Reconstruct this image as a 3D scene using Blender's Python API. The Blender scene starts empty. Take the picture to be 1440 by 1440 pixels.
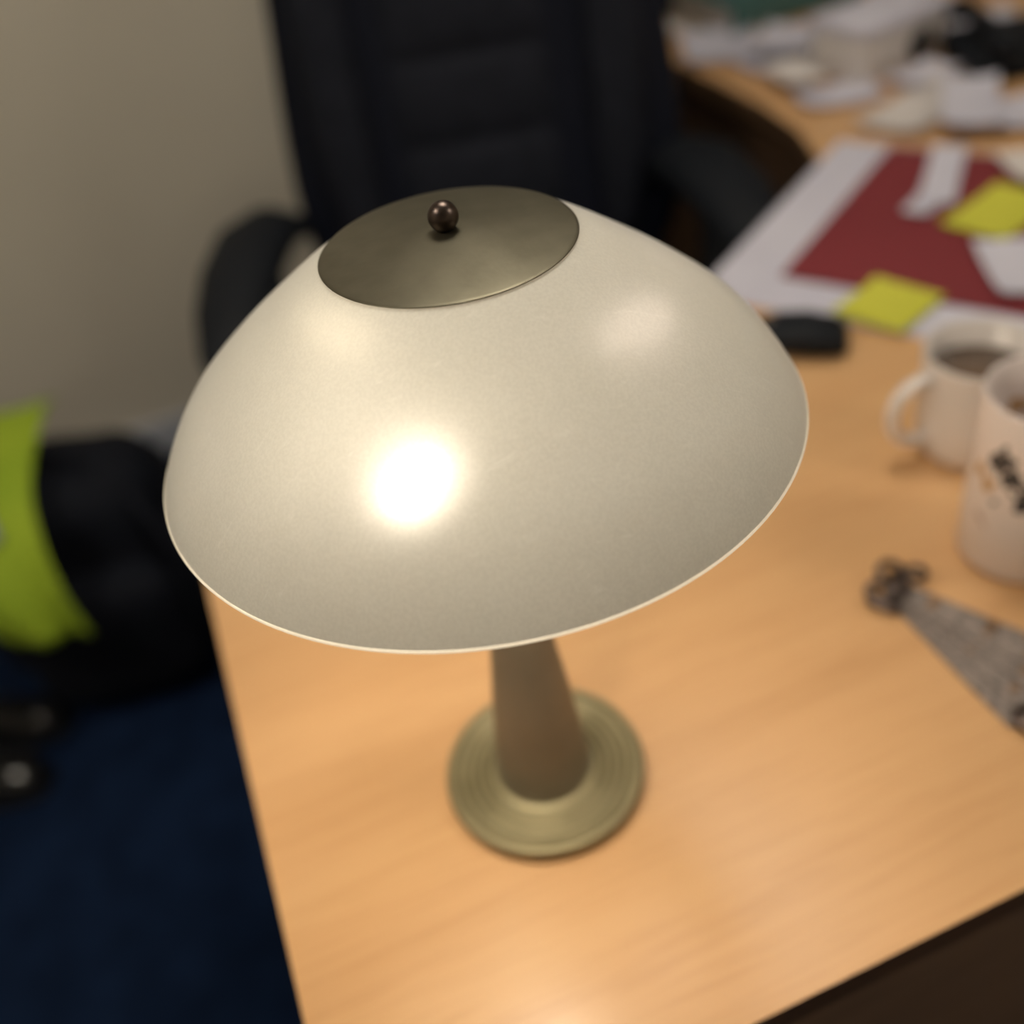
import bpy, math, random
from mathutils import Vector, Matrix, noise
random.seed(4)
scene=bpy.context.scene
COL=scene.collection
scene.view_settings.view_transform='Standard'

# ---------------------------------------------------------------- materials
def mat_new(name):
    m=bpy.data.materials.new(name); m.use_nodes=True
    nt=m.node_tree
    for n in list(nt.nodes): nt.nodes.remove(n)
    out=nt.nodes.new('ShaderNodeOutputMaterial')
    return m,nt,out
def pmat(name,c1,c2=None,rough=.5,metal=0,scale=8,stretch=(1,1,1),bump=0,bscale=None,coat=0,lo=.35,hi=.65,spec=.5,detail=4,sheen=0,rings=0):
    m,nt,out=mat_new(name)
    b=nt.nodes.new('ShaderNodeBsdfPrincipled')
    nt.links.new(b.outputs[0],out.inputs[0])
    b.inputs['Roughness'].default_value=rough
    b.inputs['Metallic'].default_value=metal
    b.inputs['Coat Weight'].default_value=coat
    b.inputs['Specular IOR Level'].default_value=spec
    b.inputs['Sheen Weight'].default_value=sheen
    if c2 is None: c2=tuple(x*.85 for x in c1)
    tc=nt.nodes.new('ShaderNodeTexCoord'); mp=nt.nodes.new('ShaderNodeMapping')
    mp.inputs['Scale'].default_value=stretch
    nt.links.new(tc.outputs['Object'],mp.inputs[0])
    n=nt.nodes.new('ShaderNodeTexNoise'); n.inputs['Scale'].default_value=scale; n.inputs['Detail'].default_value=detail
    nt.links.new(mp.outputs[0],n.inputs['Vector'])
    r=nt.nodes.new('ShaderNodeValToRGB')
    r.color_ramp.elements[0].position=lo; r.color_ramp.elements[1].position=hi
    r.color_ramp.elements[0].color=(*c1,1); r.color_ramp.elements[1].color=(*c2,1)
    nt.links.new(n.outputs[0],r.inputs[0])
    if rings:
        w=nt.nodes.new('ShaderNodeTexWave'); w.wave_type='RINGS'; w.rings_direction='Z'; w.inputs['Scale'].default_value=rings
        nt.links.new(tc.outputs['Object'],w.inputs['Vector'])
        rr=nt.nodes.new('ShaderNodeValToRGB'); rr.color_ramp.elements[0].color=(.62,.60,.55,1); rr.color_ramp.elements[1].color=(1.0,1.0,1.0,1)
        rr.color_ramp.elements[0].position=.15; rr.color_ramp.elements[1].position=.5
        nt.links.new(w.outputs['Fac'],rr.inputs[0])
        mx=nt.nodes.new('ShaderNodeMix'); mx.data_type='RGBA'; mx.blend_type='MULTIPLY'; mx.inputs[0].default_value=1
        nt.links.new(r.outputs[0],mx.inputs[6]); nt.links.new(rr.outputs[0],mx.inputs[7]); nt.links.new(mx.outputs[2],b.inputs['Base Color'])
    else:
        nt.links.new(r.outputs[0],b.inputs['Base Color'])
    if bump:
        n2=nt.nodes.new('ShaderNodeTexNoise'); n2.inputs['Scale'].default_value=bscale or scale*4
        nt.links.new(mp.outputs[0],n2.inputs['Vector'])
        bp=nt.nodes.new('ShaderNodeBump'); bp.inputs['Strength'].default_value=bump; bp.inputs['Distance'].default_value=.002
        nt.links.new(n2.outputs[0],bp.inputs['Height']); nt.links.new(bp.outputs[0],b.inputs['Normal'])
    return m
def emat(name,c,s):
    m,nt,out=mat_new(name)
    e=nt.nodes.new('ShaderNodeEmission'); e.inputs[0].default_value=(*c,1); e.inputs[1].default_value=s
    nt.links.new(e.outputs[0],out.inputs[0]); return m

BULB=215.0; DIM=30.0; DIM2=42.0; ROOM=15.0
def glass_mat(name='frosted_glass',TRANS=.052,NAR=.0035,BRD=.013,white=1.0):
    m,nt,out=mat_new(name)
    N=nt.nodes.new; L=nt.links.new
    tc=N('ShaderNodeTexCoord')
    n=N('ShaderNodeTexNoise'); n.inputs['Scale'].default_value=1100; n.inputs['Detail'].default_value=2
    n3=N('ShaderNodeTexNoise'); n3.inputs['Scale'].default_value=14; n3.inputs['Detail'].default_value=8; n3.inputs['Roughness'].default_value=.65
    mp=N('ShaderNodeMapping'); mp.inputs['Rotation'].default_value=(.5,.2,.7); mp.inputs['Scale'].default_value=(1,5,1)
    L(tc.outputs['Object'],mp.inputs[0])
    L(tc.outputs['Object'],n.inputs['Vector']); L(tc.outputs['Object'],n3.inputs['Vector'])
    sc_=N('ShaderNodeTexNoise'); sc_.inputs['Scale'].default_value=45; sc_.inputs['Detail'].default_value=6; sc_.inputs['Distortion'].default_value=1.2
    L(mp.outputs[0],sc_.inputs['Vector'])
    sr=N('ShaderNodeValToRGB'); sr.color_ramp.elements[0].position=.64; sr.color_ramp.elements[1].position=.78
    sr.color_ramp.elements[0].color=(0,0,0,1); sr.color_ramp.elements[1].color=(.28,.28,.28,1)
    L(sc_.outputs[0],sr.inputs[0])
    # fine satin grain
    gr=N('ShaderNodeTexNoise'); gr.inputs['Scale'].default_value=700; gr.inputs['Detail'].default_value=1
    L(tc.outputs['Object'],gr.inputs['Vector'])
    grr=N('ShaderNodeValToRGB'); grr.color_ramp.elements[0].position=.35; grr.color_ramp.elements[1].position=.65
    grr.color_ramp.elements[0].color=(.93,.93,.93,1); grr.color_ramp.elements[1].color=(1,1,1,1)
    L(gr.outputs[0],grr.inputs[0])
    bp=N('ShaderNodeBump'); bp.inputs['Strength'].default_value=.35; bp.inputs['Distance'].default_value=.0006
    L(n.outputs[0],bp.inputs['Height'])
    ramp=N('ShaderNodeValToRGB')
    ramp.color_ramp.elements[0].position=.3; ramp.color_ramp.elements[1].position=.7
    ramp.color_ramp.elements[0].color=(.60*white,.60*white,.545*white,1); ramp.color_ramp.elements[1].color=(.67*white,.665*white,.61*white,1)
    L(n3.outputs[0],ramp.inputs[0])
    mg=N('ShaderNodeMix'); mg.data_type='RGBA'; mg.blend_type='MULTIPLY'; mg.inputs[0].default_value=1
    L(ramp.outputs[0],mg.inputs[6]); L(grr.outputs[0],mg.inputs[7])
    mx=N('ShaderNodeMix'); mx.data_type='RGBA'; mx.inputs[7].default_value=(.88,.88,.84,1)
    L(sr.outputs[0],mx.inputs[0]); L(mg.outputs[2],mx.inputs[6])
    d=N('ShaderNodeBsdfDiffuse'); L(mx.outputs[2],d.inputs[0])
    t=N('ShaderNodeBsdfTranslucent'); t.inputs[0].default_value=(.80,.77,.68,1)
    m1=N('ShaderNodeMixShader'); m1.inputs[0].default_value=TRANS
    L(d.outputs[0],m1.inputs[1]); L(t.outputs[0],m1.inputs[2])
    prev=m1
    for rough,ior,wt in ((.42,1.2,NAR),(.90,1.38,BRD)):
        rf=N('ShaderNodeBsdfRefraction'); rf.inputs['Color'].default_value=(.98,.97,.95,1)
        rf.inputs['Roughness'].default_value=rough; rf.inputs['IOR'].default_value=ior
        L(bp.outputs[0],rf.inputs['Normal'])
        m2=N('ShaderNodeMixShader'); m2.inputs[0].default_value=wt
        L(prev.outputs[0],m2.inputs[1]); L(rf.outputs[0],m2.inputs[2]); prev=m2
    g=N('ShaderNodeBsdfGlossy'); g.inputs['Roughness'].default_value=.50; g.inputs[0].default_value=(1,1,1,1)
    L(bp.outputs[0],g.inputs['Normal'])
    fr=N('ShaderNodeFresnel'); fr.inputs[0].default_value=1.4
    m3=N('ShaderNodeMixShader'); L(fr.outputs[0],m3.inputs[0])
    L(prev.outputs[0],m3.inputs[1]); L(g.outputs[0],m3.inputs[2])
    L(m3.outputs[0],out.inputs[0])
    return m

M={}
M['glass']=glass_mat()
M['rim']=glass_mat('glass_edge',TRANS=.28,NAR=.02,BRD=.05,white=1.35)  # whiter glass colour paints the light guided to the shade's edge
M['bulb']=emat('bulb_glow',(1,.87,.69),BULB)
M['bulbdim']=emat('bulb_glow_dim',(1,.82,.68),DIM)
M['bulbdim2']=emat('bulb_glow_warm',(1,.82,.55),DIM2)
M['cap']=pmat('bronze_cap',(.155,.142,.10),(.185,.17,.122),rough=.42,metal=.85,scale=60,stretch=(1,1,1),bump=.04)
M['knob']=pmat('dark_bronze',(.15,.115,.10),rough=.33,metal=1)
M['base']=pmat('olive_brass',(.29,.255,.15),(.33,.29,.175),rough=.45,metal=.6,scale=30,rings=48)
M['stem']=pmat('brown_bronze',(.18,.158,.118),(.215,.185,.138),rough=.5,metal=.5,scale=20)
M['socket']=pmat('socket_cream',(.6,.55,.45),rough=.5)
M['edge']=pmat('dark_wood_edge',(.12,.065,.035),(.09,.05,.026),rough=.5,scale=6,stretch=(1,1,8))
M['panel']=pmat('brown_panel',(.24,.15,.095),(.18,.11,.07),rough=.55,scale=5,stretch=(1,1,8))
M['carpet']=pmat('navy_carpet',(.004,.011,.033),(.007,.018,.052),rough=.95,scale=14,bump=.6,bscale=250,spec=.1,detail=8)
M['wall']=pmat('beige_paint',(.61,.565,.48),(.64,.595,.505),rough=.85,scale=2,bump=.08,bscale=120,spec=.2)
M['ceil']=pmat('ceiling_paint',(.7,.68,.63),rough=.9)
M['skirting']=pmat('grey_skirting',(.50,.53,.60),rough=.5)
M['panel_light']=emat('ceiling_panel',(1,.91,.77),ROOM)
M['black']=pmat('black_plastic',(.005,.007,.011),rough=.65,spec=.25)
M['chairblack']=pmat('black_leather',(.003,.005,.014),rough=.65,scale=40,bump=.2,spec=.22)
M['chairgrey']=pmat('grey_leather',(.014,.016,.025),(.010,.012,.019),rough=.75,scale=30,bump=.2,spec=.15)
M['screen']=pmat('navy_fabric',(.004,.007,.020),(.006,.010,.025),rough=.95,scale=60,spec=.1)
M['chrome']=pmat('chrome',(.6,.6,.6),rough=.25,metal=1)
M['bag']=pmat('black_nylon',(.004,.005,.010),(.006,.008,.014),rough=.8,scale=20,bump=.5,bscale=60,spec=.2)
M['hivis']=pmat('hivis_yellow',(.33,.46,.02),(.27,.40,.015),rough=.8,scale=10)
M['silver']=pmat('reflective_silver',(.26,.27,.29),rough=.4)
M['shoe']=pmat('polished_leather',(.012,.012,.013),rough=.2,coat=.8)
M['red']=pmat('red_card',(.19,.022,.030),(.21,.025,.034),rough=.6,scale=4)
M['white']=pmat('white_paper',(.62,.61,.70),(.55,.54,.64),rough=.7,scale=5)
M['cream']=pmat('cream_paper',(.68,.63,.61),(.60,.56,.54),rough=.7,scale=5)
M['yellow']=pmat('yellow_note',(.60,.59,.06),(.54,.54,.05),rough=.7)
M['teal']=pmat('teal_card',(.06,.14,.13),rough=.6)
M['mug']=pmat('white_ceramic',(.74,.69,.66),(.70,.65,.62),rough=.2,coat=.3)
M['coffee']=pmat('milky_tea',(.13,.085,.055),(.11,.07,.045),rough=.25)  # dark brown is the mug interior's shade put into colour
M['grey']=pmat('grey_leatherette',(.26,.22,.20),(.14,.115,.105),rough=.5,scale=160,lo=.4,hi=.6)
M['darkmetal']=pmat('dark_metal',(.11,.085,.075),rough=.3,metal=1)
M['brass']=pmat('dull_brass',(.24,.15,.09),rough=.35,metal=.9)

def wood_mat():
    m,nt,out=mat_new('beech_laminate'); N=nt.nodes.new; L=nt.links.new
    b=N('ShaderNodeBsdfPrincipled'); L(b.outputs[0],out.inputs[0])
    b.inputs['Roughness'].default_value=.30; b.inputs['Specular IOR Level'].default_value=.42
    tc=N('ShaderNodeTexCoord'); mp=N('ShaderNodeMapping'); mp.inputs['Scale'].default_value=(1.1,12,1)
    mp.inputs['Rotation'].default_value=(0,0,math.radians(-3))
    L(tc.outputs['Object'],mp.inputs[0])
    n=N('ShaderNodeTexNoise'); n.inputs['Scale'].default_value=1.4; n.inputs['Detail'].default_value=3; n.inputs['Distortion'].default_value=.3
    L(mp.outputs[0],n.inputs['Vector'])
    r=N('ShaderNodeValToRGB'); e=r.color_ramp.elements
    e[0].position=.3; e[0].color=(.575,.335,.158,1); e[1].position=.72; e[1].color=(.645,.393,.192,1)
    x=r.color_ramp.elements.new(.5); x.color=(.615,.365,.176,1)
    L(n.outputs[0],r.inputs[0])
    mp2=N('ShaderNodeMapping'); mp2.inputs['Scale'].default_value=(6,140,1); L(tc.outputs['Object'],mp2.inputs[0])
    n2=N('ShaderNodeTexNoise'); n2.inputs['Scale'].default_value=2; n2.inputs['Detail'].default_value=2; L(mp2.outputs[0],n2.inputs['Vector'])
    r2=N('ShaderNodeValToRGB'); r2.color_ramp.elements[0].position=.35; r2.color_ramp.elements[1].position=.5
    r2.color_ramp.elements[0].color=(.94,.92,.90,1); r2.color_ramp.elements[1].color=(1,1,1,1)
    L(n2.outputs[0],r2.inputs[0])
    mx=N('ShaderNodeMix'); mx.data_type='RGBA'; mx.blend_type='MULTIPLY'; mx.inputs[0].default_value=1
    L(r.outputs[0],mx.inputs[6]); L(r2.outputs[0],mx.inputs[7]); L(mx.outputs[2],b.inputs['Base Color'])
    return m
M['wood']=wood_mat()

def floral_mat():
    m,nt,out=mat_new('floral_ceramic'); N=nt.nodes.new; L=nt.links.new
    b=N('ShaderNodeBsdfPrincipled'); L(b.outputs[0],out.inputs[0]); b.inputs['Roughness'].default_value=.25
    tc=N('ShaderNodeTexCoord')
    nz=N('ShaderNodeTexNoise'); nz.inputs['Scale'].default_value=55; nz.inputs['Detail'].default_value=2
    L(tc.outputs['Object'],nz.inputs['Vector'])
    sub=N('ShaderNodeVectorMath'); sub.operation='SUBTRACT'; sub.inputs[1].default_value=(.5,.5,.5); L(nz.outputs['Color'],sub.inputs[0])
    scl=N('ShaderNodeVectorMath'); scl.operation='SCALE'; scl.inputs['Scale'].default_value=.040; L(sub.outputs[0],scl.inputs[0])
    add=N('ShaderNodeVectorMath'); add.operation='ADD'; L(tc.outputs['Object'],add.inputs[0]); L(scl.outputs[0],add.inputs[1])
    prev=None
    base=(.74,.66,.63,1); K=(.05,.05,.055,1); G=(.48,.29,.12,1); P=(.55,.44,.40,1)
    marks=[(188,.118,.011,K),(200,.100,.009,K),(174,.092,.009,G),(192,.075,.005,K),(180,.055,.006,P),(222,.09,.012,K),(240,.12,.012,K),(262,.08,.012,G),(285,.11,.013,K),(320,.09,.011,G),(350,.12,.012,K),(30,.08,.012,K),(70,.11,.011,G),(110,.09,.010,K)]
    for ang,z,rad,c in marks:
        a=math.radians(ang+40); r=.049
        d=N('ShaderNodeVectorMath'); d.operation='DISTANCE'; L(add.outputs[0],d.inputs[0]); d.inputs[1].default_value=(r*math.cos(a),r*math.sin(a),z)
        lt=N('ShaderNodeMath'); lt.operation='LESS_THAN'; L(d.outputs['Value'],lt.inputs[0]); lt.inputs[1].default_value=rad
        mx=N('ShaderNodeMix'); mx.data_type='RGBA'; L(lt.outputs[0],mx.inputs[0])
        if prev is None: mx.inputs[6].default_value=base
        else: L(prev.outputs[2],mx.inputs[6])
        mx.inputs[7].default_value=c; prev=mx
    L(prev.outputs[2],b.inputs['Base Color'])
    return m
M['floral']=floral_mat()

# ---------------------------------------------------------------- helpers
def finish(ob,parent=None,label=None,category=None,kind=None,group=None):
    COL.objects.link(ob)
    if parent: ob.parent=parent
    if label: ob['label']=label
    if category: ob['category']=category
    if kind: ob['kind']=kind
    if group: ob['group']=group
    return ob
def mk(name,verts,faces,mats,smooth=True,parent=None,loc=(0,0,0),rot=(0,0,0),fm=None,**kw):
    me=bpy.data.meshes.new(name); me.from_pydata([tuple(v) for v in verts],[],faces)
    if not isinstance(mats,(list,tuple)): mats=[mats]
    for m in mats: me.materials.append(m)
    for i,p in enumerate(me.polygons):
        p.use_smooth=smooth
        if fm: p.material_index=fm[i]
    me.validate(); me.update()
    import bmesh
    bm=bmesh.new(); bm.from_mesh(me); bmesh.ops.recalc_face_normals(bm,faces=bm.faces); bm.to_mesh(me); bm.free()
    ob=bpy.data.objects.new(name,me); ob.location=loc; ob.rotation_euler=rot
    return finish(ob,parent,**kw)
def empty(name,loc,rotz=0,**kw):
    ob=bpy.data.objects.new(name,None); ob.location=loc; ob.rotation_euler=(0,0,rotz); ob.empty_display_size=.05
    return finish(ob,None,**kw)
def lathe(name,prof,mat,segs=64,**kw):
    V=[];F=[];n=len(prof)
    rows=[]
    for r,z in prof:
        if r<1e-6:
            rows.append([len(V)]); V.append((0,0,z))
        else:
            s=len(V); rows.append(list(range(s,s+segs)))
            for i in range(segs):
                a=2*math.pi*i/segs; V.append((r*math.cos(a),r*math.sin(a),z))
    for k in range(n-1):
        A,B=rows[k],rows[k+1]
        for i in range(segs):
            j=(i+1)%segs
            if len(A)==1 and len(B)==1: continue
            if len(A)==1: F.append((A[0],B[j],B[i]))
            elif len(B)==1: F.append((A[i],A[j],B[0]))
            else: F.append((A[i],A[j],B[j],B[i]))
    return mk(name,V,F,mat,**kw)
def rbox(name,size,mat,bevel=.004,segs=3,smooth=True,subdiv=0,**kw):
    import bmesh
    bm=bmesh.new(); bmesh.ops.create_cube(bm,size=1)
    for v in bm.verts: v.co=Vector((v.co.x*size[0],v.co.y*size[1],v.co.z*size[2]))
    if bevel>0: bmesh.ops.bevel(bm,geom=list(bm.edges),offset=bevel,segments=segs,affect='EDGES',profile=.5)
    V=[tuple(v.co) for v in bm.verts]; F=[[v.index for v in f.verts] for f in bm.faces]; bm.free()
    return mk(name,V,F,mat,smooth=smooth,**kw)
def tube(name,pts,rad,mat,segs=12,closed=False,flat=1.0,**kw):
    pts=[Vector(p) for p in pts]; n=len(pts); V=[];F=[]
    if not isinstance(rad,(list,tuple)): rad=[rad]*n
    prevn=None
    for i,p in enumerate(pts):
        if closed: t=(pts[(i+1)%n]-pts[i-1]).normalized()
        else: t=(pts[min(i+1,n-1)]-pts[max(i-1,0)]).normalized()
        if prevn is None:
            ref=Vector((0,0,1)) if abs(t.z)<.9 else Vector((1,0,0)); nn=(ref-t*ref.dot(t)).normalized()
        else: nn=(prevn-t*prevn.dot(t)).normalized()
        prevn=nn; bn=t.cross(nn)
        for k in range(segs):
            a=2*math.pi*k/segs; V.append(p+nn*math.cos(a)*rad[i]*flat+bn*math.sin(a)*rad[i])
    m=n if closed else n-1
    for i in range(m):
        for k in range(segs):
            a=i*segs+k;b=i*segs+(k+1)%segs;c=((i+1)%n)*segs+(k+1)%segs;d=((i+1)%n)*segs+k
            F.append((a,b,c,d))
    if not closed:
        F.append(tuple(range(segs))); F.append(tuple((n-1)*segs+k for k in range(segs)))
    return mk(name,V,F,mat,**kw)
def bez(p0,p1,p2,n=12):
    p0,p1,p2=map(Vector,(p0,p1,p2))
    return [(p0*(1-t)**2+p1*2*t*(1-t)+p2*t*t) for t in [i/(n-1) for i in range(n)]]
def loft(name,secs,mat,segs=32,axis='y',e=2.6,**kw):
    """secs: (pos, cx, cz, halfw, halfh) rings along the axis"""
    V=[];F=[]
    for s in secs:
        pos,cx,cz,hw,hh=s
        for k in range(segs):
            a=2*math.pi*k/segs; c,sn=math.cos(a),math.sin(a)
            x=cx+hw*math.copysign(abs(c)**(2/e),c); z=cz+hh*math.copysign(abs(sn)**(2/e),sn)
            V.append((x,pos,z) if axis=='y' else (x,z,pos))
    n=len(secs)
    for i in range(n-1):
        for k in range(segs):
            F.append((i*segs+k,i*segs+(k+1)%segs,(i+1)*segs+(k+1)%segs,(i+1)*segs+k))
    F.append(tuple(range(segs))); F.append(tuple((n-1)*segs+k for k in range(segs)))
    return mk(name,V,F,mat,**kw)
def prism(name,poly,z0,z1,mats,top=0,side=0,**kw):
    n=len(poly); V=[(x,y,z0) for x,y in poly]+[(x,y,z1) for x,y in poly]
    F=[tuple(range(n))[::-1],tuple(range(n,2*n))]; fm=[top,top]
    for i in range(n):
        j=(i+1)%n; F.append((i,j,n+j,n+i)); fm.append(side)
    return mk(name,V,F,mats,smooth=False,fm=fm,**kw)
def box(name,x0,x1,y0,y1,z0,z1,mat,**kw):
    bev=kw.pop('bevel',.003)
    return rbox(name,(x1-x0,y1-y0,z1-z0),mat,bevel=bev,smooth=False,segs=2,loc=((x0+x1)/2,(y0+y1)/2,(z0+z1)/2),**kw)

# ---------------------------------------------------------------- room
S=dict(kind='structure')
WX0,WX1,WY0,WY1,H=-2.2,2.9,-1.9,2.22,2.6
box('floor',WX0-.1,WX1+.1,WY0-.1,WY1+.1,-.05,0,M['carpet'],bevel=0,label='dark navy blue office carpet',**S)
box('ceiling',WX0-.1,WX1+.1,WY0-.1,WY1+.1,H,H+.05,M['ceil'],bevel=0,label='plain off-white ceiling',**S)
box('wall_back',WX0,WX1,WY1,WY1+.1,0,H,M['wall'],bevel=0,label='beige painted plaster wall',**S)
box('wall_front',WX0,WX1,WY0-.1,WY0,0,H,M['wall'],bevel=0,label='beige painted plaster wall',**S)
box('wall_left',WX0-.1,WX0,WY0,WY1,0,H,M['wall'],bevel=0,label='beige painted plaster wall',**S)
box('wall_right',WX1,WX1+.1,WY0,WY1,0,H,M['wall'],bevel=0,label='beige painted plaster wall',**S)
box('baseboard_back',WX0,WX1,WY1-.015,WY1,0,.09,M['skirting'],bevel=.002,label='pale grey skirting board along the wall',**S)
for (x,y) in [(.52,1.05),(-1.2,.5),(1.9,-.6)]:
    e=empty('ceiling_light',(x,y,H),label='square recessed ceiling light panel glowing warm white',category='ceiling light',group='ceiling light panels')
    rbox('diffuser',(.56,.56,.012),M['panel_light'],bevel=.002,parent=e,loc=(0,0,-.012))
    for dx,dy,sx,sy in [(.295,0,.03,.62),(-.295,0,.03,.62),(0,.295,.56,.03),(0,-.295,.56,.03)]:
        rbox('frame',(sx,sy,.02),M['ceil'],bevel=.002,parent=e,loc=(dx,dy,-.01))

# ---------------------------------------------------------------- desk
DZ=.75
desk=empty('desk',(0,0,0),label='L-shaped beech laminate office desk with dark edging',category='desk')
poly=[(-.0975,.206),(2.1,.206),(2.1,2.08),(.95,2.08),(.95,1.62),(.945,1.45),(.925,1.32),(.88,1.20),(.81,1.11),(.72,1.04),(.62,.99),(.50,.97),(-.0975,.97)]
prism('desktop',poly,DZ-.028,DZ,[M['wood'],M['edge']],top=0,side=1,parent=desk,label='light beech desktop')
box('modesty_panel',-.05,2.05,.232,.25,.08,DZ-.028,M['panel'],parent=desk,label='dark brown wooden panel')
box('end_panel',-.07,-.05,.24,.93,0,DZ-.028,M['panel'],parent=desk,label='dark brown wooden panel')
box('end_panel',2.05,2.07,.24,2.05,0,DZ-.028,M['panel'],parent=desk,label='dark brown wooden panel')
ped=empty('drawer_unit',(1.2,1.62,0),label='dark brown wooden drawer pedestal under the desk',category='drawers')
box('body',-.2,.2,-.28,.28,.04,.70,M['panel'],parent=ped)
for k,(z0,z1) in enumerate([(.06,.26),(.27,.47),(.48,.68)]):
    d=box('drawer',-.222,-.2,-.27,.27,z0,z1,M['edge'],parent=ped)
    tube('handle',[(-.02,-.06,.05),(-.035,-.05,.05),(-.035,.05,.05),(-.02,.06,.05)],.005,M['darkmetal'],parent=d)
for dx in(-.15,.15):
    for dy in(-.22,.22):
        lathe('foot',[(0,0),(.02,0),(.02,.04),(0,.04)],M['black'],segs=16,parent=ped,loc=(dx,dy,0))

# ---------------------------------------------------------------- lamp
lamp=empty('table_lamp',(.1058,.4168,DZ),label='lit table lamp with frosted glass shade and brass base',category='lamp')
def smooth_profile(pts,n=8):
    out=[]
    P=[pts[0]]+pts+[pts[-1]]
    for i in range(1,len(P)-2):
        p0,p1,p2,p3=[Vector((a[0],a[1],0)) for a in P[i-1:i+3]]
        for k in range(n):
            t=k/n
            q=.5*((2*p1)+(p2-p0)*t+(2*p0-5*p1+4*p2-p3)*t*t+(3*p1-p0-3*p2+p3)*t**3)
            out.append((q.x,q.y))
    out.append(pts[-1]); return out
bp_=[(0,0),(.066,0),(.0698,.0012),(.0710,.004),(.0712,.0095),(.0704,.0120),(.0685,.0126),(.0662,.0122),(.0655,.0095),(.0640,.0090)]
for rr,zz in ((.0600,.0104),(.0540,.0112),(.0480,.0120),(.0420,.0128)):
    bp_+=[(rr+.0012,zz),(rr+.0002,zz-.0022),(rr-.0010,zz-.0024),(rr-.0022,zz)]
bp_+=[(.0365,.0135),(.0340,.0138),(0,.014)]
lathe('base',bp_,M['base'],segs=96,parent=lamp,label='round olive brass base with fine rings')
lathe('stem',smooth_profile([(.0335,.0125),(.0335,.020),(.031,.045),(.0265,.09),(.0205,.143),(.016,.20),(.012,.26),(.009,.30)])+[(0,.30)],M['stem'],segs=64,parent=lamp,label='tapered brown bronze stem')
lathe('center_rod',[(.0,.298),(.005,.298),(.005,.416),(0,.416)],M['stem'],segs=24,parent=lamp)
sh=smooth_profile([(.0590,.4145),(.075,.4046),(.093,.3918),(.113,.3768),(.130,.3626),(.1422,.3512),(.1525,.3382),(.1595,.3272),(.1632,.3200)],8)
lathe('lamp_shade',sh,M['glass'],segs=160,parent=lamp,label='frosted white glass dome shade')
lathe('shade_rim',[(.1632,.3200),(.1636,.3192),(.1641,.3190)],M['rim'],segs=160,parent=lamp,label='thin bright polished glass edge')
capp=[(.0,.4208),(.008,.4205),(.02,.4196),(.035,.4181),(.05,.4163),(.0585,.4152),(.0600,.4149),(.0603,.4147),(.0600,.4144),(.058,.4142),(.03,.4167),(.0,.4187)]
lathe('shade_cap',capp,M['cap'],segs=128,parent=lamp,label='shallow domed dark bronze metal cap')
kr=.0071; kc=.4270
kp=[(kr*math.sin(a),kc-kr*math.cos(a)) for a in [math.radians(x) for x in range(20,178,8)]]+[(0,kc+kr)]
lathe('finial_knob',kp,M['knob'],segs=40,parent=lamp,label='small round polished bronze knob')
for ang,zz,key,rb in ((-10,.336,'bulbdim',.060),(129,.338,'bulbdim2',.050),(231,.328,'bulb',.060)):
    a=math.radians(ang); d=Vector((math.cos(a),math.sin(a),0))
    tube('bulb_holder',[d*.003+Vector((0,0,zz-.02)),d*(rb-.040)+Vector((0,0,zz-.014)),d*(rb-.026)+Vector((0,0,zz-.007)),d*(rb-.024)+Vector((0,0,zz-.0065)),d*rb+Vector((0,0,zz))],[.005,.005,.005,.0115,.0115],M['socket'],segs=20,parent=lamp)
    pr=[(0,.0),(.008,.0),(.009,.006),(.0105,.014),(.0113,.022),(.0108,.029),(.008,.034),(.004,.0365),(0,.037)]
    b=lathe('light_bulb',smooth_profile(pr,4),M[key],segs=32,parent=lamp,label='glowing warm light bulb')
    b.location=d*rb+Vector((0,0,zz)); b.rotation_euler=Vector((d.x,d.y,.25)).to_track_quat('Z','Y').to_euler()

# ---------------------------------------------------------------- mugs
def mug(name,x,y,prof,mat,hang,hz0,hz1,hr,hout,**kw):
    e=empty(name,(x,y,DZ),rotz=math.radians(hang),**kw)
    lathe('body',prof,mat,segs=64,parent=e)
    pts=[]
    for i in range(15):
        t=math.pi*i/14
        pts.append((hr+hout*math.sin(t)**.8 if 0<i<14 else hr-.002,0,(hz0+hz1)/2-(hz1-hz0)/2*math.cos(t)))
    tube('handle',pts,.0072,mat,segs=14,flat=.8,parent=e)
    return e
mug('mug',.606,.572,[(0,.004),(.036,.0),(.042,.001),(.047,.008),(.0505,.03),(.052,.103),(.0515,.105),(.0495,.104),(.048,.03),(.044,.012),(0,.009)],M['mug'],172,.022,.088,.050,.034,label='white ceramic mug with a round handle on the desk',category='mug')
lathe('tea',[(0,.078),(.0482,.078),(.0478,.0775),(0,.0775)],M['coffee'],segs=48,loc=(.606,.572,DZ),label='brown milky tea filling the plain white mug',category='drink')  # added disc, its brown stands in for shade inside the mug
mug('mug',.546,.443,[(0,.004),(.041,.0),(.046,.001),(.0480,.006),(.0490,.05),(.0495,.11),(.0500,.155),(.0495,.157),(.0475,.156),(.046,.11),(.0435,.015),(0,.010)],M['floral'],-40,.04,.12,.045,.035,label='tall pinkish white mug with black and gold floral print',category='mug')

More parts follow.
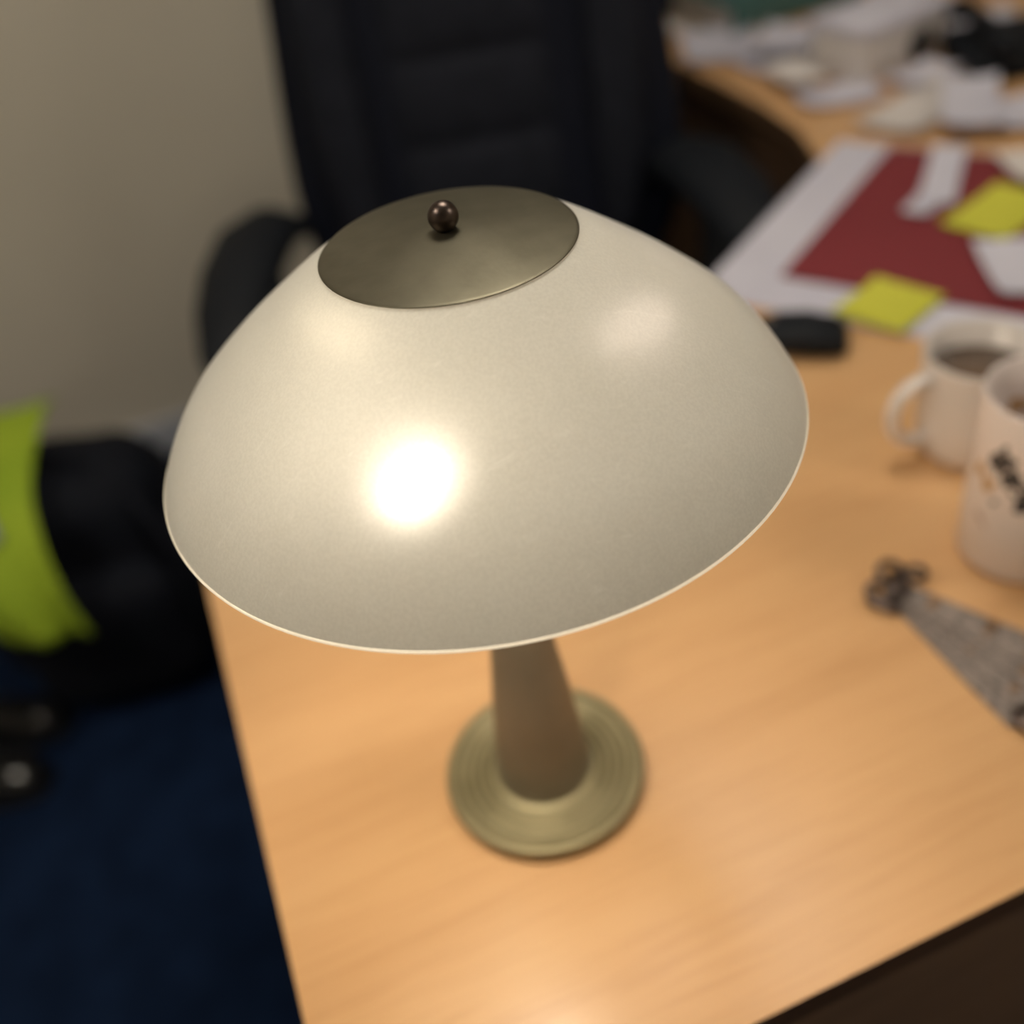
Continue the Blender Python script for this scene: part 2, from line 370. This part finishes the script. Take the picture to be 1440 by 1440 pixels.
# ---------------------------------------------------------------- fanned grey strips with clips
fan=empty('key_case',(.427,.445,DZ),label='fanned grey leather key case strips with small brassy studs',category='key case')
for k,ang in enumerate((-89,-81,-73,-66)):
    a=math.radians(ang); L_=.148-.005*k; w0,w1=.010,.0165
    outl=[(0,-w0),(L_-.008,-w1),(L_,-w1+.006),(L_,w1-.006),(L_-.008,w1),(0,w0),(-.008,w0*.5),(-.008,-w0*.5)]
    n=len(outl);V=[];F=[]
    for z,s in [(0,.995),(.0003,1),(.0013,1),(.0016,.99)]:
        for x,y in outl: V.append((.07+(x-.07)*s,y*s,z))
    for q in range(3):
        for i in range(n):
            j=(i+1)%n; F.append((q*n+i,q*n+j,(q+1)*n+j,(q+1)*n+i))
    F.append(tuple(range(n))); F.append(tuple(3*n+i for i in range(n)))
    st=mk('strip',V,F,M['grey'],smooth=False,parent=fan,loc=(0,0,.0002+.0017*k),rot=(0,0,a))
    for x,y in ((.03,.004),(.075,.009),(L_-.03,.010),(L_-.010,.006)):
        lathe('stud',[(0,.0046),(.003,.0044),(.0044,.0030),(.0048,.0016),(0,.0016)],M['brass'],segs=16,parent=st,loc=(x,y,0))
def ring(name,c,r,w,mat,parent,tilt=(0,0)):
    pts=[(c[0]+r*math.cos(t),c[1]+r*math.sin(t),c[2]+tilt[0]*math.cos(t)+tilt[1]*math.sin(t)) for t in [2*math.pi*i/24 for i in range(24)]]
    return tube(name,pts,w,mat,segs=8,closed=True,parent=parent)
ring('key_ring',(-.014,.002,.010),.009,.0030,M['darkmetal'],fan,(.003,0))
ring('key_ring',(.006,.014,.010),.010,.0030,M['darkmetal'],fan,(0,.003))
ring('key_ring',(.022,.004,.011),.007,.0028,M['darkmetal'],fan)
ring('key_ring',(.002,-.146,.006),.010,.0042,M['darkmetal'],fan)
rbox('clip',(.012,.026,.006),M['darkmetal'],bevel=.002,parent=fan,loc=(-.018,-.008,.006),rot=(0,0,.5))
rbox('clip',(.012,.024,.006),M['darkmetal'],bevel=.002,parent=fan,loc=(.004,.0,.013),rot=(0,0,-.4))

# ---------------------------------------------------------------- computer mouse
ms=empty('computer_mouse',(.570,.800,DZ),rotz=math.radians(50),label='black computer mouse on the desk beside papers',category='mouse')
loft('body',[(-.055,0,.010,.012,.008),(-.052,0,.013,.022,.012),(-.04,0,.017,.029,.016),(-.01,0,.0195,.031,.0185),(.02,0,.018,.030,.017),(.042,0,.014,.027,.013),(.052,0,.010,.020,.008),(.055,0,.008,.012,.005)],M['black'],parent=ms,loc=(0,0,.0005))
loft('scroll_wheel',[(-.006,0,0,.003,.003),(0,0,0,.004,.006),(.006,0,0,.003,.003)],M['grey'],parent=ms,loc=(0,.030,.031),segs=12)

# ---------------------------------------------------------------- papers and folder
def sheet(name,cx,cy,w,h,ang,z,mat,th=.0012,label='',category='paper',curl=.0,group=None):
    nx,ny=8,8;V=[];F=[]
    for top in(0,1):
        for j in range(ny+1):
            for i in range(nx+1):
                u,v=i/nx-.5,j/ny-.5
                zz=curl*((2*abs(u))**3*.6+(2*abs(v))**3*.4)+ (th if top else 0)
                V.append((u*w,v*h,zz))
    N=(nx+1)*(ny+1)
    for j in range(ny):
        for i in range(nx):
            a=j*(nx+1)+i; q=(a,a+1,a+nx+2,a+nx+1)
            F.append(q[::-1]); F.append(tuple(N+k for k in q))
    def side(idx):
        for a,b in zip(idx[:-1],idx[1:]): F.append((a,b,N+b,N+a))
    side([i for i in range(nx+1)]); side([ny*(nx+1)+i for i in range(nx+1)])
    side([j*(nx+1) for j in range(ny+1)]); side([j*(nx+1)+nx for j in range(ny+1)])
    kw={}
    if group: kw['group']=group
    return mk(name,V,F,mat,smooth=False,loc=(cx,cy,DZ+z),rot=(0,0,math.radians(ang)),label=label,category=category,**kw)
A=34.8
d1=Vector((math.cos(math.radians(A)),math.sin(math.radians(A)))); d2=Vector((d1.y,-d1.x))
c0=Vector((.648,.943))
def onf(a,b): return c0+d1*a+d2*b
q=onf(.17,.155); sheet('desk_pad',q.x,q.y,.50,.47,A,.0003,M['white'],th=.002,label='large white paper desk pad under the red folder',category='desk pad')
q=onf(.20,.15); sheet('folder',q.x,q.y,.41,.30,A,.0027,M['red'],th=.004,label='dark red card folder lying on a white desk pad',category='folder')
sheet('sticky_note',.697,.809,.095,.085,A-12,.0072,M['yellow'],th=.001,curl=.003,label='yellow sticky note at the edge of the desk pad',category='sticky note',group='yellow sticky notes')
sheet('sticky_note',.945,.915,.14,.085,A-14,.0085,M['yellow'],th=.001,curl=.004,label='yellow sticky note on the red folder',category='sticky note',group='yellow sticky notes')
GF='paper slips on the red folder'
sheet('paper',.965,1.045,.19,.045,A+10,.0080,M['white'],curl=.006,label='narrow white paper slip on the red folder',category='paper',group=GF)
sheet('paper',.866,.788,.13,.085,A+28,.0080,M['white'],curl=.010,label='small white paper on the red folder',category='paper',group=GF)
sheet('paper',.888,.988,.065,.035,A-5,.0080,M['white'],curl=.005,label='small white paper on the red folder',category='paper',group=GF)
sheet('paper',1.06,.99,.10,.06,A+35,.0110,M['cream'],curl=.008,label='small white paper on the red folder',category='paper',group=GF)
# cluttered return desk
G='loose papers on the desk'
for k,(x,y,w,h,a,m,z) in enumerate([(1.05,1.77,.20,.14,65,'white',0),(1.07,1.60,.14,.10,100,'white',.0),(1.12,1.275,.24,.10,22,'cream',0),(1.235,1.15,.19,.12,-10,'white',0),(1.14,1.20,.20,.08,50,'white',.018),(1.66,1.46,.24,.18,50,'cream',0),(1.38,1.745,.22,.13,15,'white',0),(1.50,1.21,.12,.12,40,'cream',0),(1.42,1.54,.20,.10,-15,'white',0),(1.01,1.94,.10,.08,20,'cream',0),(1.05,1.40,.13,.09,-20,'white',.0),(1.34,1.17,.08,.12,30,'cream',.018),(1.19,1.37,.11,.07,10,'white',.006),(1.12,1.66,.15,.11,40,'white',.018),(1.03,1.49,.12,.07,80,'cream',.018),(1.22,1.62,.16,.10,-8,'white',.0)]):
    sheet('paper',x,y,w,h,a,.0005+z,M[m],th=.002,curl=.014,label='loose white paper sheet on the cluttered desk',category='paper',group=G)
bx=empty('cardboard_box',(1.190,1.485,DZ+.001),rotz=math.radians(12),label='white cardboard box with a dark round opening',category='box')
rbox('body',(.21,.12,.085),M['cream'],bevel=.008,parent=bx,loc=(0,0,.0425))
rbox('lid',(.216,.126,.018),M['white'],bevel=.005,parent=bx,loc=(0,0,.086))
lathe('opening',[(0,0),(.026,0),(.028,.002),(0,.002)],M['black'],segs=32,parent=bx,loc=(.03,-.061,.038),rot=(math.pi/2,0,0),label='dark round opening')
ph=empty('desk_phone',(1.345,1.345,DZ+.001),rotz=math.radians(-15),label='black desk telephone among the papers',category='telephone')
loft('body',[(-.08,0,.012,.085,.010),(-.07,0,.016,.09,.015),(.06,0,.028,.09,.027),(.075,0,.026,.085,.024)],M['black'],parent=ph,e=5)
loft('handset',[(-.10,-.055,.060,.018,.010),(-.09,-.055,.060,.024,.018),(-.06,-.055,.062,.022,.015),(-.04,-.055,.070,.015,.010),(.04,-.055,.078,.015,.010),(.06,-.055,.074,.022,.015),(.09,-.055,.072,.024,.018),(.10,-.055,.072,.018,.010)],M['black'],parent=ph,segs=20)
bk=empty('ring_binder',(1.25,1.945,DZ+.001),rotz=math.radians(4),label='teal green ring binder lying on the desk',category='binder')
rbox('cover',(.32,.24,.003),M['teal'],bevel=.001,parent=bk,loc=(0,-.0,.0025))
rbox('pages',(.30,.21,.045),M['cream'],bevel=.002,parent=bk,loc=(0,-.01,.027))
rbox('cover',(.32,.24,.003),M['teal'],bevel=.001,parent=bk,loc=(0,0,.0515))
rbox('spine',(.32,.003,.052),M['teal'],bevel=.001,parent=bk,loc=(0,-.121,.027))
bk2=empty('book',(1.68,1.82,DZ+.001),rotz=math.radians(20),label='dark hardback book lying on the desk',category='book')
rbox('cover',(.24,.17,.004),M['black'],bevel=.001,parent=bk2,loc=(0,0,.002)); rbox('pages',(.23,.16,.026),M['cream'],bevel=.001,parent=bk2,loc=(0,0,.017)); rbox('cover',(.24,.17,.004),M['black'],bevel=.001,parent=bk2,loc=(0,0,.032))

# ---------------------------------------------------------------- office chair
YAW=math.radians(-15.3)
ch=empty('office_chair',(.387,1.262,0),rotz=YAW,label='high-backed black and grey padded office chair behind the desk',category='chair')
loft('seat',[(-.25,0,.46,.20,.025),(-.235,0,.465,.24,.045),(-.15,0,.475,.265,.055),(0,0,.475,.27,.05),(.15,0,.475,.265,.05),(.22,0,.47,.24,.045)],M['chairblack'],parent=ch,e=4,segs=48)
bs=[]
for t in [i/16 for i in range(17)]:
    z=.50+.88*t
    w=[.20,.26,.295,.312,.318,.318,.315,.310,.304,.298,.292,.286,.278,.266,.248,.215,.15][int(round(t*16))]
    bs.append((z,.02,.255+.14*t,w,.045 if 0<t<1 else .02))
bs_obj=loft('backrest',bs,M['chairblack'],axis='z',parent=ch,e=3.5,segs=48)
def backy(z): return .255+.14*(z-.50)/.88
V=[];F=[];nx,nz=20,90
for j in range(nz+1):
    z=.56+.74*j/nz
    for i in range(nx+1):
        u=i/nx*2-1
        edge=(1-abs(u)**6)
        seg=abs(math.sin(math.pi*(z-.56)/.123))**.35
        y=backy(z)-.035-.026*edge*(.55+.45*seg)
        V.append((.01+u*.135,y,z))
for j in range(nz):
    for i in range(nx):
        a=j*(nx+1)+i; F.append((a,a+1,a+nx+2,a+nx+1))
mk('back_cushion',V,F,M['chairgrey'],parent=ch,label='grey padded back cushion with horizontal stitched channels')
for s in(-1,1):
    bo=[]
    for k in range(15):
        t=k/14; z=.60+.62*t; w=.045*(math.sin(math.pi*(.06+.88*t))**.5)
        bo.append((z,.015+s*(.205+.012*math.sin(math.pi*t)),backy(z)-.045,w,.034*(math.sin(math.pi*(.06+.88*t))**.5)))
    loft('side_bolster',bo,M['chairgrey'],axis='z',parent=ch,e=2.4,segs=24)
    ap=[(s*.375-.01,-.13,.655),(s*.382-.01,-.08,.685),(s*.380-.01,.0,.706),(s*.372-.01,.09,.72),(s*.355-.01,.18,.73),(s*.33-.01,.25,.725),(s*.30-.01,.295,.70)]
    tube('armrest',ap,[.022,.040,.052,.060,.062,.052,.034],M['black'],parent=ch,flat=.55,segs=20)
    tube('armrest_support',[(s*.365,.10,.70),(s*.36,.09,.52),(s*.35,.03,.44),(s*.20,.03,.415)],[.045,.04,.03,.02],M['black'],parent=ch,segs=16)
tube('back_support',[(0,.10,.42),(0,.26,.41),(0,.33,.46),(0,.33,.60)],.025,M['black'],parent=ch,segs=16)
lathe('gas_column',[(0,.08),(.03,.08),(.03,.26),(.018,.26),(.018,.42),(.06,.425),(0,.43)],M['black'],segs=32,parent=ch)
for k in range(5):
    a=2*math.pi*k/5+.3; d=Vector((math.cos(a),math.sin(a),0))
    tube('base_leg',[d*.02+Vector((0,0,.11)),d*.16+Vector((0,0,.10)),d*.30+Vector((0,0,.07))],[.028,.022,.014],M['black'],parent=ch,segs=12)
    cw=lathe('caster',[(0,-.02),(.024,-.02),(.028,-.015),(.028,.015),(.024,.02),(0,.02)],M['black'],segs=24,parent=ch)
    cw.location=d*.30+Vector((0,0,.029)); cw.rotation_euler=(math.pi/2,0,a+.6)

# ---------------------------------------------------------------- navy office screen behind the chair
sc=empty('office_screen',(.95,2.155,0),label='dark navy fabric office divider screen against the wall',category='divider screen')
rbox('panel',(1.24,.035,2.0),M['screen'],bevel=.008,parent=sc,loc=(0,0,1.05))
for dx in (-.628,.628): rbox('frame',(.016,.045,2.03),M['black'],bevel=.003,parent=sc,loc=(dx,0,1.045))
rbox('frame',(1.27,.045,.02),M['black'],bevel=.003,parent=sc,loc=(0,0,2.06))
for dx in (-.5,.5): rbox('foot',(.05,.09,.03),M['black'],bevel=.004,parent=sc,loc=(dx,0,.015))

# ---------------------------------------------------------------- bag with hi-vis vest
bag=empty('backpack',(-.375,1.62,0),rotz=math.radians(-8),label='large soft black nylon backpack slumped on the carpet',category='backpack')
def blob(name,hx,hy,hz,mat,parent,loc,e=3.2,amp=.02,seed=0,rot=(0,0,0)):
    V=[];F=[];nu,nv=64,40
    for j in range(nv+1):
        ph=-math.pi/2+math.pi*j/nv
        for i in range(nu):
            th=2*math.pi*i/nu
            f=lambda x:math.copysign(abs(x)**(2/e),x)
            x=hx*f(math.cos(ph))*f(math.cos(th)); y=hy*f(math.cos(ph))*f(math.sin(th)); z=hz*f(math.sin(ph))
            n_=noise.noise(Vector((x*6+seed,y*6,z*6)))*amp*(0.2 if z<-hz*.85 else 1)
            k=1+n_/max(hx,hz); V.append((x*k,y*k,z*k if z>-hz*.8 else z))
    for j in range(nv):
        for i in range(nu):
            F.append((j*nu+i,j*nu+(i+1)%nu,(j+1)*nu+(i+1)%nu,(j+1)*nu+i))
    return mk(name,V,F,mat,parent=parent,loc=loc,rot=rot)
blob('body',.215,.17,.215,M['bag'],bag,(0,0,.217),amp=.04)
blob('front_pocket',.150,.06,.13,M['bag'],bag,(.04,-.175,.15),amp=.02,seed=5)
tube('strap',bez((-.1,-.05,.42),(-.0,-.02,.52),(.08,-.05,.42)),.011,M['bag'],parent=bag)
tube('strap',bez((.14,-.10,.39),(.25,-.22,.20),(.15,-.16,.03),16),.014,M['bag'],parent=bag)
# vest
vest=empty('safety_vest',(-.46,1.39,.0),rotz=math.radians(-8),label='fluorescent yellow safety vest draped over the black backpack',category='safety vest')
path=[(.42,.44),(.34,.475),(.22,.485),(.10,.475),(.02,.43),(-.035,.35),(-.055,.27),(-.065,.19),(-.07,.12)]
path=smooth_profile(path,5)
def vestsheet(name,u0,u1,mat,off=0,l0=0,l1=1,nx=28):
    V=[];F=[];n=len(path);i0=int(l0*(n-1));i1=int(l1*(n-1));rows=i1-i0
    for j in range(i0,i1+1):
        t=j/(n-1)
        for i in range(nx+1):
            u=u0+(u1-u0)*i/nx
            w=.115-.17*max(0,t-.42)
            x=-.045+.045*t-.03*math.sin(t*4)*t+.20*max(0,t-.42)+u*w
            fold=.009*math.sin(u*5+t*4)*(.3+t)
            V.append((x,path[j][0]-fold-off,path[j][1]+abs(fold)*.4+off*.6))
    for j in range(rows):
        for i in range(nx):
            a=j*(nx+1)+i; F.append((a,a+1,a+nx+2,a+nx+1))
    ob=mk(name,V,F,mat,parent=vest)
    so=ob.modifiers.new('thickness','SOLIDIFY'); so.thickness=.003
    return ob
vestsheet('fabric',-1,1,M['hivis'],l1=.76)
vestsheet('reflective_strip',-.1,.45,M['silver'],off=.008,l0=.36,l1=.50)

# shoes
def shoe(x,y,rot):
    e=empty('shoe',(x,y,0),rotz=rot,label='polished black leather shoe on the carpet by the backpack',category='shoe',group='pair of black shoes')
    loft('sole',[(-.14,.0,.012,.018,.011),(-.13,0,.012,.034,.012),(-.08,0,.012,.046,.012),(-.02,0,.012,.042,.012),(.05,0,.012,.032,.012),(.11,0,.014,.034,.014),(.135,0,.014,.026,.014),(.142,0,.014,.014,.011)],M['black'],parent=e,e=3)
    loft('upper',[(-.135,0,.034,.016,.012),(-.125,0,.040,.032,.019),(-.09,0,.046,.042,.026),(-.05,0,.053,.041,.033),(-.01,0,.064,.037,.042),(.03,0,.075,.033,.052),(.08,0,.078,.031,.056),(.12,0,.078,.030,.056),(.133,0,.072,.024,.048),(.138,0,.066,.014,.036)],M['shoe'],parent=e,e=2.3)
    loft('opening',[(.0,0,.125,.010,.003),(.03,0,.129,.021,.004),(.07,0,.134,.024,.004),(.11,0,.134,.020,.004),(.125,0,.130,.010,.003)],M['bag'],parent=e,segs=20)
    for k in range(4):
        yy=-.045+.016*k
        tube('lace',bez((-.018,yy,.083+.010*k),(0,yy+.004,.096+.012*k),(.018,yy,.083+.010*k),7),.0022,M['black'],parent=e,segs=6)
shoe(-.635,1.445,math.radians(80)); shoe(-.670,1.335,math.radians(74))

# ---------------------------------------------------------------- world, camera
w=bpy.data.worlds.new('World'); scene.world=w; w.use_nodes=True
w.node_tree.nodes['Background'].inputs[0].default_value=(.9,.8,.65,1); w.node_tree.nodes['Background'].inputs[1].default_value=.15
yaw=math.radians(15.3); pitch=math.radians(40); roll=math.radians(9.8); F=1400
fh=Vector((math.sin(yaw),math.cos(yaw),0)); r0=Vector((math.cos(yaw),-math.sin(yaw),0))
fwd=fh*math.cos(pitch)+Vector((0,0,-math.sin(pitch))); up0=fh*math.sin(pitch)+Vector((0,0,math.cos(pitch)))
cx=r0*math.cos(roll)-up0*math.sin(roll); cy=r0*math.sin(roll)+up0*math.cos(roll)
mt=Matrix((cx,cy,-fwd)).transposed().to_4x4(); mt.translation=Vector((0,0,DZ+.61))
cd=bpy.data.cameras.new('camera'); cam=bpy.data.objects.new('camera',cd); COL.objects.link(cam); cam.matrix_world=mt
cd.sensor_width=36; cd.lens=36*F/1440; cd.clip_start=.01
cd.dof.use_dof=True; cd.dof.focus_distance=.43; cd.dof.aperture_fstop=2.4
scene.camera=cam
